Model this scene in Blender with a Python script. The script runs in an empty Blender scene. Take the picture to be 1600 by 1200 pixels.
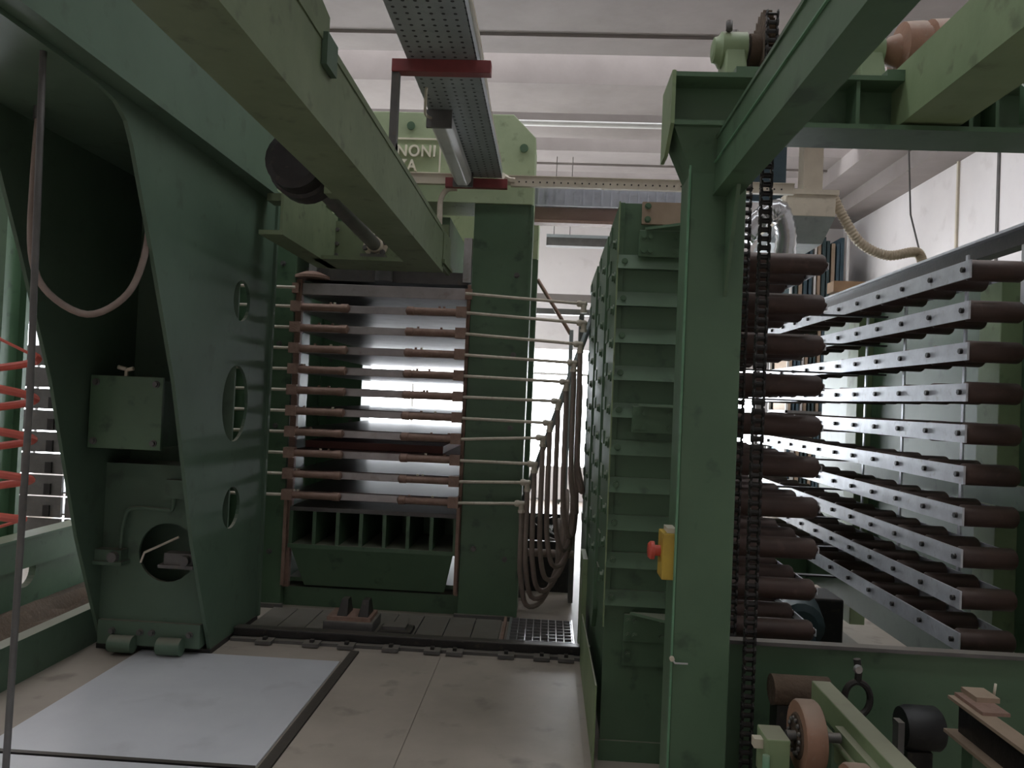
import bpy, bmesh, math, random
from mathutils import Vector, Matrix, Euler
from mathutils.geometry import tessellate_polygon
random.seed(7)
S = bpy.context.scene
COL = S.collection

# ------------------------------------------------------------------ camera
cam = bpy.data.objects.new('camera', bpy.data.cameras.new('camera')); COL.objects.link(cam)
cam.data.sensor_width = 36.0; cam.data.lens = 27.0; cam.data.clip_start = 0.02; cam.data.clip_end = 200
cam.matrix_world = Matrix(((0.99791, -0.04191, 0.04918, 0.0),
                           (0.04826, -0.02247, -0.99858, 0.0),
                           (0.04296, 0.99887, -0.02040, 1.6),
                           (0, 0, 0, 1)))
S.camera = cam
# ------------------------------------------------------------------ world, exposure
W = bpy.data.worlds.new('sky'); S.world = W; W.use_nodes = True
bgn = W.node_tree.nodes['Background']
bgn.inputs[0].default_value = (0.86, 0.92, 1.0, 1); bgn.inputs[1].default_value = 1.2
S.view_settings.view_transform = 'Standard'; S.view_settings.look = 'None'
S.view_settings.gamma = 1.0; S.view_settings.use_curve_mapping = False
S.view_settings.exposure = 0.35
SKYLIGHT = 4.0      # daylight coming through the roof glazing
WINDOW = 12.0        # daylight coming through the far windows

# ------------------------------------------------------------------ materials
def mat(name, col, col2=None, rough=.5, metal=0., scale=6., bump=.05, spot=None, spot_amt=.35, dust=None, dust_amt=0., spec=.5, streak=False):
    m = bpy.data.materials.new(name); m.use_nodes = True
    nt = m.node_tree; N = nt.nodes; L = nt.links
    b = N['Principled BSDF']
    b.inputs['Roughness'].default_value = rough; b.inputs['Metallic'].default_value = metal
    b.inputs['Specular IOR Level'].default_value = spec
    geo = N.new('ShaderNodeNewGeometry')
    mp = N.new('ShaderNodeMapping'); L.new(geo.outputs['Position'], mp.inputs[0])
    if streak: mp.inputs['Scale'].default_value = (1, 1, .18)
    no = N.new('ShaderNodeTexNoise'); no.inputs['Scale'].default_value = scale; no.inputs['Detail'].default_value = 6; no.inputs['Roughness'].default_value = .62
    L.new(mp.outputs[0], no.inputs['Vector'])
    rm = N.new('ShaderNodeMapRange'); rm.inputs[1].default_value = .32; rm.inputs[2].default_value = .7
    L.new(no.outputs['Fac'], rm.inputs[0])
    mx = N.new('ShaderNodeMix'); mx.data_type = 'RGBA'
    mx.inputs[6].default_value = (*col, 1); mx.inputs[7].default_value = (*(col2 or [c*.7 for c in col]), 1)
    L.new(rm.outputs[0], mx.inputs[0]); out = mx.outputs[2]
    if spot:
        n2 = N.new('ShaderNodeTexNoise'); n2.inputs['Scale'].default_value = scale*2.7; n2.inputs['Detail'].default_value = 4
        L.new(geo.outputs['Position'], n2.inputs['Vector'])
        r2 = N.new('ShaderNodeMapRange'); r2.inputs[1].default_value = .6; r2.inputs[2].default_value = .72; r2.inputs[4].default_value = spot_amt
        L.new(n2.outputs['Fac'], r2.inputs[0])
        m2 = N.new('ShaderNodeMix'); m2.data_type = 'RGBA'; L.new(r2.outputs[0], m2.inputs[0]); L.new(out, m2.inputs[6]); m2.inputs[7].default_value = (*spot, 1)
        out = m2.outputs[2]
    if dust:
        sx = N.new('ShaderNodeSeparateXYZ'); L.new(geo.outputs['Normal'], sx.inputs[0])
        r3 = N.new('ShaderNodeMapRange'); r3.inputs[1].default_value = .35; r3.inputs[2].default_value = .9; r3.inputs[4].default_value = dust_amt
        L.new(sx.outputs[2], r3.inputs[0])
        m3 = N.new('ShaderNodeMix'); m3.data_type = 'RGBA'; L.new(r3.outputs[0], m3.inputs[0]); L.new(out, m3.inputs[6]); m3.inputs[7].default_value = (*dust, 1)
        out = m3.outputs[2]
    L.new(out, b.inputs['Base Color'])
    if bump:
        bp = N.new('ShaderNodeBump'); bp.inputs['Strength'].default_value = bump; bp.inputs['Distance'].default_value = .02
        n4 = N.new('ShaderNodeTexNoise'); n4.inputs['Scale'].default_value = scale*5; n4.inputs['Detail'].default_value = 5
        L.new(geo.outputs['Position'], n4.inputs['Vector']); L.new(n4.outputs['Fac'], bp.inputs['Height']); L.new(bp.outputs[0], b.inputs['Normal'])
    return m
def glow(name, col, strength):
    m = bpy.data.materials.new(name); m.use_nodes = True; nt = m.node_tree
    nt.nodes.remove(nt.nodes['Principled BSDF'])
    e = nt.nodes.new('ShaderNodeEmission'); e.inputs[0].default_value = (*col, 1); e.inputs[1].default_value = strength
    nt.links.new(e.outputs[0], nt.nodes['Material Output'].inputs[0]); return m
DUST = (.36, .31, .25)
M = dict(
 green=mat('green_paint', (.102, .178, .103), (.078, .142, .082), .42, 0, 3.2, .04, (.028, .05, .032), .55, DUST, .45),
 green_grey=mat('grey_green_paint', (.10, .158, .108), (.08, .13, .088), .6, 0, 2.6, .03, (.04, .05, .035), .35, DUST, .5),
 green_pale=mat('faded_green_paint', (.27, .35, .19), (.20, .28, .145), .5, 0, 4, .05, (.08, .09, .05), .5, DUST, .6),
 green_crown=mat('pale_crown_paint', (.42, .50, .31), (.34, .42, .25), .6, 0, 4, .05, (.14, .15, .09), .5, DUST, .6),
 green_loader=mat('loader_green_paint', (.185, .23, .132), (.14, .18, .10), .55, 0, 4, .06, (.07, .075, .045), .6, DUST, .5),
 green_mint=mat('mint_green_paint', (.16, .33, .20), (.12, .27, .155), .4, 0, 4, .05, (.06, .09, .06), .5, DUST, .35),
 concrete=mat('roof_concrete', (.31, .275, .262), (.25, .22, .21), .9, 0, 1.6, .12, (.3, .27, .25), .4, streak=False),
 wall=mat('white_plaster', (.86, .82, .815), (.79, .75, .75), .9, 0, 1.3, .05, (.55, .5, .48), .25),
 floor=mat('dusty_concrete_floor', (.40, .345, .29), (.31, .265, .22), .5, 0, 1.8, .05, (.17, .14, .115), .6),
 plate=mat('worn_floor_plate', (.45, .39, .325), (.34, .295, .245), .42, .1, 1.7, .03, (.20, .17, .14), .6),
 sheet=mat('bright_steel_sheet', (.70, .70, .72), (.60, .60, .63), .3, .2, 1.4, .02, (.4, .39, .4), .3),
 steel=mat('bare_steel', (.62, .62, .63), (.48, .47, .47), .3, .8, 8, .03, (.3, .24, .2), .4),
 platen=mat('platen_steel', (.52, .485, .48), (.38, .345, .34), .4, .6, 5, .03, (.3, .22, .18), .4),
 platen_top=mat('browned_platen_face', (.085, .045, .034), (.06, .032, .026), .35, .2, 6, .04, (.16, .10, .07), .4),
 rail=mat('galvanised_rail', (.74, .77, .82), (.58, .60, .65), .35, .3, 14, .03, (.36, .35, .33), .4),
 dark=mat('oily_black_steel', (.03, .028, .027), (.018, .017, .017), .4, .3, 12, .06, (.09, .07, .05), .4, DUST, .2),
 grey=mat('grey_steel', (.16, .155, .15), (.11, .105, .10), .5, .3, 6, .05, (.22, .18, .14), .3, DUST, .4),
 rust=mat('rust_brown', (.37, .245, .195), (.25, .155, .12), .6, .2, 16, .15, (.36, .22, .15), .5),
 roller=mat('brown_roller', (.085, .05, .04), (.055, .033, .028), .5, .1, 9, .06, (.15, .10, .08), .35, (.24, .18, .15), .3),
 tyre=mat('tan_wheel_rubber', (.36, .20, .13), (.27, .15, .10), .6, 0, 12, .06, DUST, .35, DUST, .5),
 cream=mat('cream_enamel', (.66, .60, .48), (.56, .50, .40), .5, 0, 5, .03, (.38, .33, .25), .4),
 letter=mat('pale_cream_letters', (.86, .82, .68), (.78, .74, .60), .6, 0, 9, .02),
 pipe=mat('cream_pipe_paint', (.74, .67, .56), (.58, .50, .41), .5, 0, 14, .05, (.28, .18, .12), .4),
 hose=mat('dusty_hose', (.33, .26, .225), (.24, .185, .16), .7, 0, 10, .1, (.32, .26, .22), .4),
 blackhose=mat('black_rubber', (.022, .022, .022), (.014, .014, .014), .55, 0, 10, .05, (.05, .045, .04), .4),
 flex=mat('cream_flexible_hose', (.60, .51, .38), (.48, .40, .29), .6, 0, 10, .05),
 red=mat('red_oxide', (.26, .05, .05), (.19, .04, .04), .55, 0, 9, .05),
 redplastic=mat('red_plastic', (.62, .09, .055), (.5, .07, .045), .4, 0, 9, .02),
 coral=mat('coral_cable', (.66, .14, .10), (.55, .11, .08), .45, 0, 9, .02),
 yellow=mat('yellow_plastic', (.55, .38, .05), (.42, .28, .05), .5, 0, 9, .02),
 galv=mat('galvanised_tray', (.40, .44, .455), (.32, .35, .365), .45, .35, 7, .03, (.16, .17, .17), .3),
 lamp=mat('lamp_diffuser', (.62, .62, .61), (.52, .52, .51), .35, 0, 3, .01, (.25, .24, .23), .2),
 duct=mat('silver_duct', (.68, .69, .71), (.55, .56, .58), .25, .85, 8, .03),
 ductpaint=mat('blue_grey_duct', (.56, .58, .64), (.45, .47, .53), .7, 0, 8, .03, (.28, .28, .3), .3),
 hooddark=mat('grey_hood_metal', (.12, .125, .12), (.09, .095, .09), .5, .2, 6, .03),
 wood=mat('pale_wood', (.50, .31, .17), (.40, .24, .13), .7, 0, 8, .06),
 tan=mat('tan_board', (.40, .30, .22), (.32, .24, .17), .7, 0, 6, .04),
 navy=mat('blue_board', (.055, .10, .13), (.04, .075, .10), .5, 0, 6, .04),
 teal=mat('dark_teal_board', (.035, .065, .07), (.025, .05, .055), .5, 0, 6, .04),
 white=mat('white_paint', (.75, .74, .72), (.66, .65, .63), .5, 0, 6, .03),
 dirt=mat('brown_dirt', (.11, .075, .05), (.075, .05, .034), .95, 0, 9, .4, (.17, .12, .08), .5),
 chrome=mat('chrome', (.75, .77, .8), (.7, .72, .75), .12, 1., 8, 0),
 sky=glow('roof_glazing_daylight', (.93, .96, 1.0), SKYLIGHT),
 win=glow('window_daylight', (.90, .95, 1.0), WINDOW),
)
def perforated(name, base, pitch, r):
    m = M[base].copy(); m.name = name; nt = m.node_tree; N = nt.nodes; L = nt.links
    b = N['Principled BSDF']; src = b.inputs['Base Color'].links[0].from_socket
    geo = N.new('ShaderNodeNewGeometry')
    vo = N.new('ShaderNodeTexVoronoi'); vo.inputs['Randomness'].default_value = 0; vo.inputs['Scale'].default_value = 1/pitch
    vo.voronoi_dimensions = '2D'
    L.new(geo.outputs['Position'], vo.inputs['Vector'])
    lt = N.new('ShaderNodeMath'); lt.operation = 'LESS_THAN'; lt.inputs[1].default_value = r/pitch; L.new(vo.outputs['Distance'], lt.inputs[0])
    mx = N.new('ShaderNodeMix'); mx.data_type = 'RGBA'; L.new(lt.outputs[0], mx.inputs[0]); L.new(src, mx.inputs[6]); mx.inputs[7].default_value = (.035, .04, .04, 1)
    L.new(mx.outputs[2], b.inputs['Base Color']); return m
M['galv_perf'] = perforated('perforated_tray', 'galv', .05, .008)

# ------------------------------------------------------------------ mesh builder
WL = {}
class B:
    def __init__(s): s.v = []; s.f = []; s.sm = []
    def add(s, vs, fs, smooth=False):
        o = len(s.v); s.v += [tuple(v) for v in vs]
        for f in fs: s.f.append([i+o for i in f]); s.sm.append(smooth)
        return s
    def box(s, x0, x1, y0, y1, z0, z1):
        v = [(x, y, z) for z in (z0, z1) for y in (y0, y1) for x in (x0, x1)]
        return s.add(v, [(0, 2, 3, 1), (4, 5, 7, 6), (0, 1, 5, 4), (2, 6, 7, 3), (0, 4, 6, 2), (1, 3, 7, 5)])
    def hexa(s, bot, top):     # two quads
        return s.add(list(bot)+list(top), [(3, 2, 1, 0), (4, 5, 6, 7), (0, 1, 5, 4), (1, 2, 6, 5), (2, 3, 7, 6), (3, 0, 4, 7)])
    def cyl(s, a, b, r, n=16, r2=None):
        a = Vector(a); b = Vector(b); d = (b-a).normalized(); r2 = r if r2 is None else r2
        u = d.orthogonal().normalized(); w = d.cross(u)
        ring = [(math.cos(2*math.pi*i/n), math.sin(2*math.pi*i/n)) for i in range(n)]
        v = [a+(u*c+w*q)*r for c, q in ring]+[b+(u*c+w*q)*r2 for c, q in ring]
        s.add(v, [(i, (i+1) % n, n+(i+1) % n, n+i) for i in range(n)], True)
        s.add(v, [tuple(range(n))[::-1], tuple(range(n, 2*n))]); return s
    def lathe(s, a, axis, prof, n=20):      # prof: (distance along axis, radius)
        a = Vector(a); d = Vector(axis).normalized(); u = d.orthogonal().normalized(); w = d.cross(u)
        v = []; k = len(prof)
        for t, r in prof:
            for i in range(n):
                th = 2*math.pi*i/n; v.append(a+d*t+(u*math.cos(th)+w*math.sin(th))*r)
        f = [(j*n+i, j*n+(i+1) % n, (j+1)*n+(i+1) % n, (j+1)*n+i) for j in range(k-1) for i in range(n)]
        s.add(v, f, True); s.add(v, [tuple(range(n))[::-1], tuple(range((k-1)*n, k*n))]); return s
    def tube(s, pts, r, n=8, rad=None):
        pts = [Vector(p) for p in pts]; m = len(pts); v = []
        t0 = (pts[1]-pts[0]).normalized(); u = t0.orthogonal().normalized()
        for j, p in enumerate(pts):
            t = (pts[min(j+1, m-1)]-pts[max(j-1, 0)]).normalized()
            u = (u-t*u.dot(t)).normalized(); w = t.cross(u); rr = rad(j) if rad else r
            v += [p+(u*math.cos(2*math.pi*i/n)+w*math.sin(2*math.pi*i/n))*rr for i in range(n)]
        s.add(v, [(j*n+i, j*n+(i+1) % n, (j+1)*n+(i+1) % n, (j+1)*n+i) for j in range(m-1) for i in range(n)], True)
        s.add(v, [tuple(range(n))[::-1], tuple(range((m-1)*n, m*n))]); return s
    def prism(s, poly, axis, a, b, holes=()):
        f3 = {'x': lambda t, p: (t, p[0], p[1]), 'y': lambda t, p: (p[0], t, p[1]), 'z': lambda t, p: (p[0], p[1], t)}[axis]
        loops = [list(poly)]+[list(h) for h in holes]
        flat = [p for l in loops for p in l]; n = len(flat)
        tri = tessellate_polygon([[Vector((p[0], p[1], 0)) for p in l] for l in loops])
        v = [f3(a, p) for p in flat]+[f3(b, p) for p in flat]
        s.add(v, [tuple(t) for t in tri]+[tuple(i+n for i in t)[::-1] for t in tri])
        o = 0; side = []
        for l in loops:
            k = len(l); side += [(o+i, o+(i+1) % k, n+o+(i+1) % k, n+o+i) for i in range(k)]; o += k
        base = len(s.v)-2*n
        for q in side: s.f.append([i+base for i in q]); s.sm.append(False)
        return s
    def mesh(s, name, origin=Vector((0, 0, 0)), weld=True):
        me = bpy.data.meshes.new(name)
        me.from_pydata([Vector(v)-origin for v in s.v], [], s.f)
        me.polygons.foreach_set('use_smooth', s.sm)
        bm = bmesh.new(); bm.from_mesh(me)
        bmesh.ops.remove_doubles(bm, verts=bm.verts, dist=1e-5)
        bmesh.ops.recalc_face_normals(bm, faces=bm.faces)
        for e in bm.edges:
            if len(e.link_faces) == 2 and e.calc_face_angle(0) > .7: e.smooth = False
        bm.to_mesh(me); bm.free(); return me
    def build(s, name, material, parent=None, label=None, bevel=0, kind=None):
        xs, ys, zs = zip(*s.v)
        o = Vector(((min(xs)+max(xs))/2, (min(ys)+max(ys))/2, min(zs)))
        me = s.mesh(name, o); me.materials.append(M[material] if isinstance(material, str) else material)
        return link(name, me, parent, o, label=label, bevel=bevel, kind=kind)
def link(name, me, parent, loc, rot=None, label=None, bevel=0, kind=None, scl=None):
    ob = bpy.data.objects.new(name, me); COL.objects.link(ob); loc = Vector(loc)
    if parent is not None:
        ob.parent = parent; ob.location = loc-WL[parent.name]
    else: ob.location = loc
    WL[ob.name] = loc
    if rot: ob.rotation_euler = rot
    if scl: ob.scale = scl
    if bevel:
        m = ob.modifiers.new('bevel', 'BEVEL'); m.width = bevel; m.segments = 2; m.limit_method = 'ANGLE'; m.angle_limit = .6
    if label: ob['label'] = label
    if kind: ob['kind'] = kind
    return ob
def tag(o, label, cat, group=None):
    o['label'] = label; o['category'] = cat
    if group: o['group'] = group
    return o
def thing(name, label, cat, loc, group=None):
    o = bpy.data.objects.new(name, None); COL.objects.link(o); o.location = loc; o.empty_display_size = .1
    WL[o.name] = Vector(loc); return tag(o, label, cat, group)
def bx(x0, x1, y0, y1, z0, z1): return B().box(x0, x1, y0, y1, z0, z1)
def circ(cx, cy, rx, ry=None, n=28): return [(cx+rx*math.cos(2*math.pi*i/n), cy+(ry or rx)*math.sin(2*math.pi*i/n)) for i in range(n)]
def bez(p, n=24):
    p = [Vector(q) for q in p]; out = []
    for i in range(n+1):           # Catmull-Rom through all points
        t = i/n*(len(p)-1); k = min(int(t), len(p)-2); u = t-k
        a, b, c, d = p[max(k-1, 0)], p[k], p[k+1], p[min(k+2, len(p)-1)]
        out.append(.5*((2*b)+(c-a)*u+(2*a-5*b+4*c-d)*u*u+(3*b-a-3*c+d)*u**3))
    return out
def struct(o): o['kind'] = 'structure'; return o
ORD = ['first', 'second', 'third', 'fourth', 'fifth', 'sixth', 'seventh', 'eighth', 'ninth', 'tenth', 'eleventh', 'twelfth']
def bolt_mesh(name, r, h, axis, material):
    b = B(); d = Vector(axis)
    b.cyl((0, 0, 0), d*h*.35, r*1.35, 12); b.cyl(d*h*.35, d*h, r, 6)
    me = b.mesh(name); me.materials.append(M[material]); return me
BOLT_F = bolt_mesh('bolt', .011, .014, (0, -1, 0), 'green')
BOLT_L = bolt_mesh('bolt', .019, .016, (-1, 0, 0), 'green')
BOLT_S = bolt_mesh('bolt', .015, .022, (0, -1, 0), 'grey')

# ================================================================== THE SETTING
XL, XR, YF, YB, ZC = -6.0, 4.6, -4.0, 12.5, 5.0
PIT = (-.20, .22, 4.99, 5.55)
ff = B(); ff.prism([(XL-.2, YF-.2), (XR+.2, YF-.2), (XR+.2, YB+.2), (XL-.2, YB+.2)], 'z', -.2, 0, [[(PIT[0], PIT[2]), (PIT[1], PIT[2]), (PIT[1], PIT[3]), (PIT[0], PIT[3])]])
fl = struct(ff.build('floor', 'floor'))
for q in ((PIT[0]-.1, PIT[0], PIT[2]-.1, PIT[3]+.1, -.9, -.2), (PIT[1], PIT[1]+.1, PIT[2]-.1, PIT[3]+.1, -.9, -.2), (PIT[0], PIT[1], PIT[2]-.1, PIT[2], -.9, -.2), (PIT[0], PIT[1], PIT[3], PIT[3]+.1, -.9, -.2), (PIT[0]-.1, PIT[1]+.1, PIT[2]-.1, PIT[3]+.1, -1.0, -.9)):
    bx(*q).build('pit_wall', 'floor', fl)
for (x0, x1, y0, y1) in ((-1.10, -.60, 1.6, 4.72), (-.594, .22, 1.6, 4.72), (-1.10, .22, -.5, 1.594)):
    bx(x0, x1, y0, y1, 0, .006).build('floor_plate', 'plate', fl)
bx(-1.155, -1.105, 1.6, 4.72, 0, .012).build('joint_strip', 'dark', fl)
wr = struct(bx(XR, XR+.2, YF, YB, 0, 6.2).build('wall_right', 'wall'))
struct(bx(XL-.2, XR+.2, YF-.2, YF, 0, 6.2).build('wall_front', 'wall'))
# left wall with a tall opening
wl_ = B(); wl_.prism([(YF, 0), (YB, 0), (YB, 6.2), (YF, 6.2)], 'x', XL-.2, XL, [[(7.0, .5), (10.6, .5), (10.6, 2.5), (7.0, 2.5)]])
struct(wl_.build('wall_left', 'wall'))
w3 = struct(bx(XL-.14, XL-.1, 7.0, 10.6, .5, 2.5).build('window_3', 'win'))
for y in (7.9, 8.8, 9.7): bx(XL-.09, XL-.04, y-.025, y+.025, .5, 2.5).build('mullion', 'grey', w3)
# far wall with two windows
W1 = (-3.1, 1.15, .55, 2.45); W2 = (2.55, 3.3, .7, 2.25)
wb = B(); wb.prism([(XL, 0), (XR, 0), (XR, 6.2), (XL, 6.2)], 'y', YB, YB+.2,
                   [[(a, c), (b, c), (b, d), (a, d)] for a, b, c, d in (W1, W2)])
struct(wb.build('wall_back', 'wall'))
for i, (a, b, c, d) in enumerate((W1, W2)):
    w = struct(bx(a, b, YB+.12, YB+.16, c, d).build('window_%d' % (i+1), 'win'))
    n = 4 if i == 0 else 1
    for k in range(1, n+1):
        x = a+(b-a)*k/(n+1); bx(x-.02, x+.02, YB+.05, YB+.1, c, d).build('mullion', 'white', w)
    for z in ([c+1.5] if i == 0 else [1.5]): bx(a, b, YB+.05, YB+.1, z-.02, z+.02).build('transom', 'white', w)
# roof: concrete beams across the hall, glazing in the slots between them
cl = struct(bx(XL-.2, XR+.2, YF-.2, YB+.2, 6.2, 6.4).build('ceiling', 'concrete'))
beams = [(-4.0, -3.2), (-2.5, -1.2), (-.5, .8), (1.5, 2.8), (3.5, 4.8), (5.5, 7.46), (8.16, 9.0), (9.3, 9.85), (10.35, 11.3), (11.8, 12.5)]
for (a, b) in beams:
    B().prism([(a, 5.0), (b, 5.0), (b, 5.45), (b-.12, 5.9), (a+.12, 5.9), (a, 5.45)], 'x', XL, XR).build('roof_beam', 'concrete', cl)
    if b-a > .9: bx(XL, XR, b-.42, b-.36, 4.97, 5.0).build('roof_rib', 'concrete', cl)
for (a, b), (c, d) in zip(beams[:-1], beams[1:]):
    g = struct(bx(XL, XR, b-.1, c+.1, 5.86, 5.9).build('window_4', 'sky')); g.name = 'window_%d%s' % (4+beams.index((a, b)), '_offscreen' if c < 6 else '')
struct(bx(4.2, XR, YF, YB, 4.56, 5.0).build('trim_1', 'concrete'))
struct(bx(3.75, 4.2, YF, YB, 4.78, 5.0).build('trim_2', 'concrete'))
bx(4.585, 4.6, 8.2, 8.24, 0, 4.56).build('wall_joint', 'grey', wr)
bx(4.575, 4.6, 9.0, 9.03, 1.2, 4.56).build('wall_pipe', 'cream', wr)
struct(B().cyl((XL, 9.15, 4.93), (XR, 9.15, 4.93), .035, 10).build('trim_3', 'white'))

# ================================================================== PRESS
PX = -1.26
hp = thing('hot_press', 'tall green hot press with raised lettering on its crown', 'press', (PX, 6.9, 0))
def press_frame(y0, y1):
    t = hp
    for s in (-1, 1):
        a, b = sorted((PX+s*.655, PX+s*1.085))
        c = bx(a, b, y0, y1, 0, 3.03).build('column', 'green', t, bevel=.006)
        e = PX+s*1.07; bx(min(e, e+s*.02), max(e, e+s*.02), y0-.025, y0, .02, 3.02).build('edge_strip', 'green', c)
        bx(a-.02, b+.02, y0-.03, y0, 0, .03).build('foot_plate', 'grey', c)
        for z in (.45, 1.35, 1.95, 2.5):
            for q in (.1, .33):
                if random.random() < .75: link('bolt', BOLT_S, c, (PX+s*(.655+q), y0, z+random.uniform(-.06, .06)))
    h = 1.085; c = .17
    k = B().prism([(PX-h, 3.03), (PX+h, 3.03), (PX+h, 3.52), (PX+h-c, 3.69), (PX-h+c, 3.69), (PX-h, 3.52)], 'y', y0-.02, y1).build('crown', 'green_crown', t, bevel=.006)
    bx(PX-.655, PX+.655, y0+.08, y1, 0, .14).build('base', 'green', t)
    return k
crown = press_frame(5.6, 6.0)
press_frame(7.75, 8.15)
bx(-2.36, -2.345, 6.0, 7.75, .05, 3.0).build('tie_plate', 'green', hp)
# name board on the crown
nb = B(); x0, x1, z0, z1, yb = -1.62, -.87, 3.232, 3.495, 5.58
nb.box(x0, x1, yb-.01, yb, z1-.012, z1); nb.box(x0, x1, yb-.01, yb, z0, z0+.012); nb.box(x0, x0+.012, yb-.01, yb, z0, z1); nb.box(x1-.012, x1, yb-.01, yb, z0, z1)
nb.build('name_frame', 'letter', crown)
def text(body, size, x, y, z, parent, material):
    cu = bpy.data.curves.new('lettering', 'FONT'); cu.body = body; cu.size = size; cu.extrude = .010; cu.align_x = 'CENTER'; cu.space_character = 1.12
    cu.offset = .0022
    tmp = bpy.data.objects.new('tmp', cu); COL.objects.link(tmp)
    dg = bpy.context.evaluated_depsgraph_get(); me = bpy.data.meshes.new_from_object(tmp.evaluated_get(dg))
    bpy.data.objects.remove(tmp); me.name = 'lettering'; me.materials.clear(); me.materials.append(M[material])
    return link('lettering', me, parent, (x, y, z), rot=(math.pi/2, 0, 0), label='raised cream letters on the crown', scl=(.88, 1, 1))
text('PAGNONI', .118, -1.16, yb-.010, 3.358, crown, 'letter')
text('MONZA', .118, -1.25, yb-.010, 3.25, crown, 'letter')
B().cyl((-1.1, 5.58, 3.585), (-1.1, 5.565, 3.585), .03, 16).build('plug', 'green', crown)
B().cyl((-.26, 5.58, 3.44), (-.26, 5.565, 3.44), .03, 16).build('plug', 'green', crown)
# pressure head hanging in the frames
ph = hp
bx(-1.82, -.80, 5.72, 8.1, 2.53, 2.95).build('head_block', 'green', ph)
bx(-1.87, -.65, 5.7, 8.1, 2.44, 2.53).build('head_plate', 'grey', ph)
B().cyl((-1.27, 5.66, 2.44), (-1.27, 5.66, 2.58), .065, 18).build('guide_bush', 'grey', ph)
for x in (-1.80, -.645):
    bx(x-.03, x+.03, 5.63, 5.69, 2.45, 2.78).build('guide_bar', 'steel', ph)
B().lathe((-1.81, 5.66, 2.44), (0, 0, 1), [(0, .13), (.02, .13), (.05, .06), (.06, .01)], 16).build('end_cap', 'rust', ph)
# platens
EL = [(920, 475), (916, 505), (907, 538), (897, 567), (885, 597), (872, 627), (859, 661), (848, 684), (835, 725), (824, 754), (815, 787)]
def back(px, py, Y):   # photo measurement to metres on the plane y = Y
    d = Vector(((0.99791, -0.04191, -0.04918), (0.04826, -0.02247, 0.99858), (0.04296, 0.99887, 0.0204))[0]), 0
    r = [row[0]*(px-800)+row[1]*(600-py)+row[2]*1200 for row in ((0.99791, -0.04191, -0.04918), (0.04826, -0.02247, 0.99858), (0.04296, 0.99887, 0.0204))]
    t = Y/r[1]; return r[0]*t, 1.6+r[2]*t
def elbow_xz(k):
    x, z = (.22, 2.31) if k == 0 else back(*EL[k], 5.53)
    return min(x, .225), z
for k in range(11):
    zt = 2.40-k*.1535; th = .085 if k == 0 else .058
    lab = 'heated press platen, %s down from the pressure head, with pipes at both sides' % ORD[k]
    if k == 0: lab = 'topmost heated press platen with a full pale steel front edge'
    if k == 10: lab = 'lowest heated press platen resting on the ribbed ram box'
    t = thing('platen', lab, 'platen', (PX, 6.85, zt-th), 'heated platens of the press')
    bx(-1.862, -.64, 5.6, 8.1, zt-th, zt-.006 if k else zt).build('plate', 'platen', t, bevel=.003)
    if k: bx(-1.85, -.65, 5.62, 8.08, zt-.006, zt).build('top_sheet', 'platen_top' if k > 5 else 'platen', t)
    if k == 7:   # board lying on the platen
        pass
    zc = zt-th*.5
    if k:
        for (a, b, dx) in ((-1.92, -1.49, 0), (-1.075, -.625, 0)):
            u = B(); r = .032; pr = [(0, .012), (.012, r), (.06, r), (.065, r*.86), (b-a-.07, r*.86), (b-a-.06, r), (b-a-.012, r), (b-a, .012)]
            u.lathe((a, 5.565, zc), (1, 0, 0), pr, 14)
            hd = u.build('header_tube', 'rust', t)
            bx((a if a < -1.3 else b-.075), (a+.075 if a < -1.3 else b), 5.52, 5.6, zc-.036, zc+.04).build('clamp', 'rust', hd)
            for _ in range(2):
                x = random.uniform(a+.08, b-.08); bx(x-.008, x+.008, 5.56, 5.575, zc+.025, zc+.04).build('scale_chip', 'cream' if random.random() < .4 else 'rust', hd)
    else:
        for a in (-1.93, -.645): bx(a, a+.05, 5.57, 5.6, zt-.08, zt-.005).build('clamp', 'rust', t)
    ex, ez = elbow_xz(k)
    B().cyl((-2.32, 5.53, zc-.004), (-1.9, 5.55, zc), .0115, 10).build('pipe', 'pipe', t)
    p = B().cyl((-.64, 5.55, zc), (ex, 5.53, ez), .0115, 10).build('pipe', 'pipe', t)
    e = B(); e.lathe((ex-.05, 5.53, ez), (1, 0, 0), [(0, .018), (.012, .024), (.03, .024), (.035, .02), (.065, .02), (.075, .01)], 12)
    e.cyl((ex, 5.53, ez), (ex, 5.53, ez-.06), .02, 12); e.cyl((ex, 5.53, ez-.045), (ex, 5.53, ez-.065), .026, 6)
    e.build('elbow', 'pipe', p)
# red brown boards between two lower platens
b = bx(-1.83, -.78, 5.75, 7.9, 2.401-8*.1535, 2.40-8*.1535+.055)
tag(b.build('pressed_panel', mat('red_brown_panel', (.19, .07, .055), (.14, .05, .04), .6, 0, 5, .03)), 'red brown pressed panel lying between two lower platens', 'panel')
# guide bars beside the platens
for xa, xb in ((-1.912, -1.868), (-.634, -.608)):
    g = bx(xa, xb, 5.615, 5.66, .15, 2.43).build('guide_bar', 'rust', hp)
    for k in range(10): bx(xa, xb, 5.66, 5.70, .8+k*.1535, .84+k*.1535).build('stop_block', 'dark', g)
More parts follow.
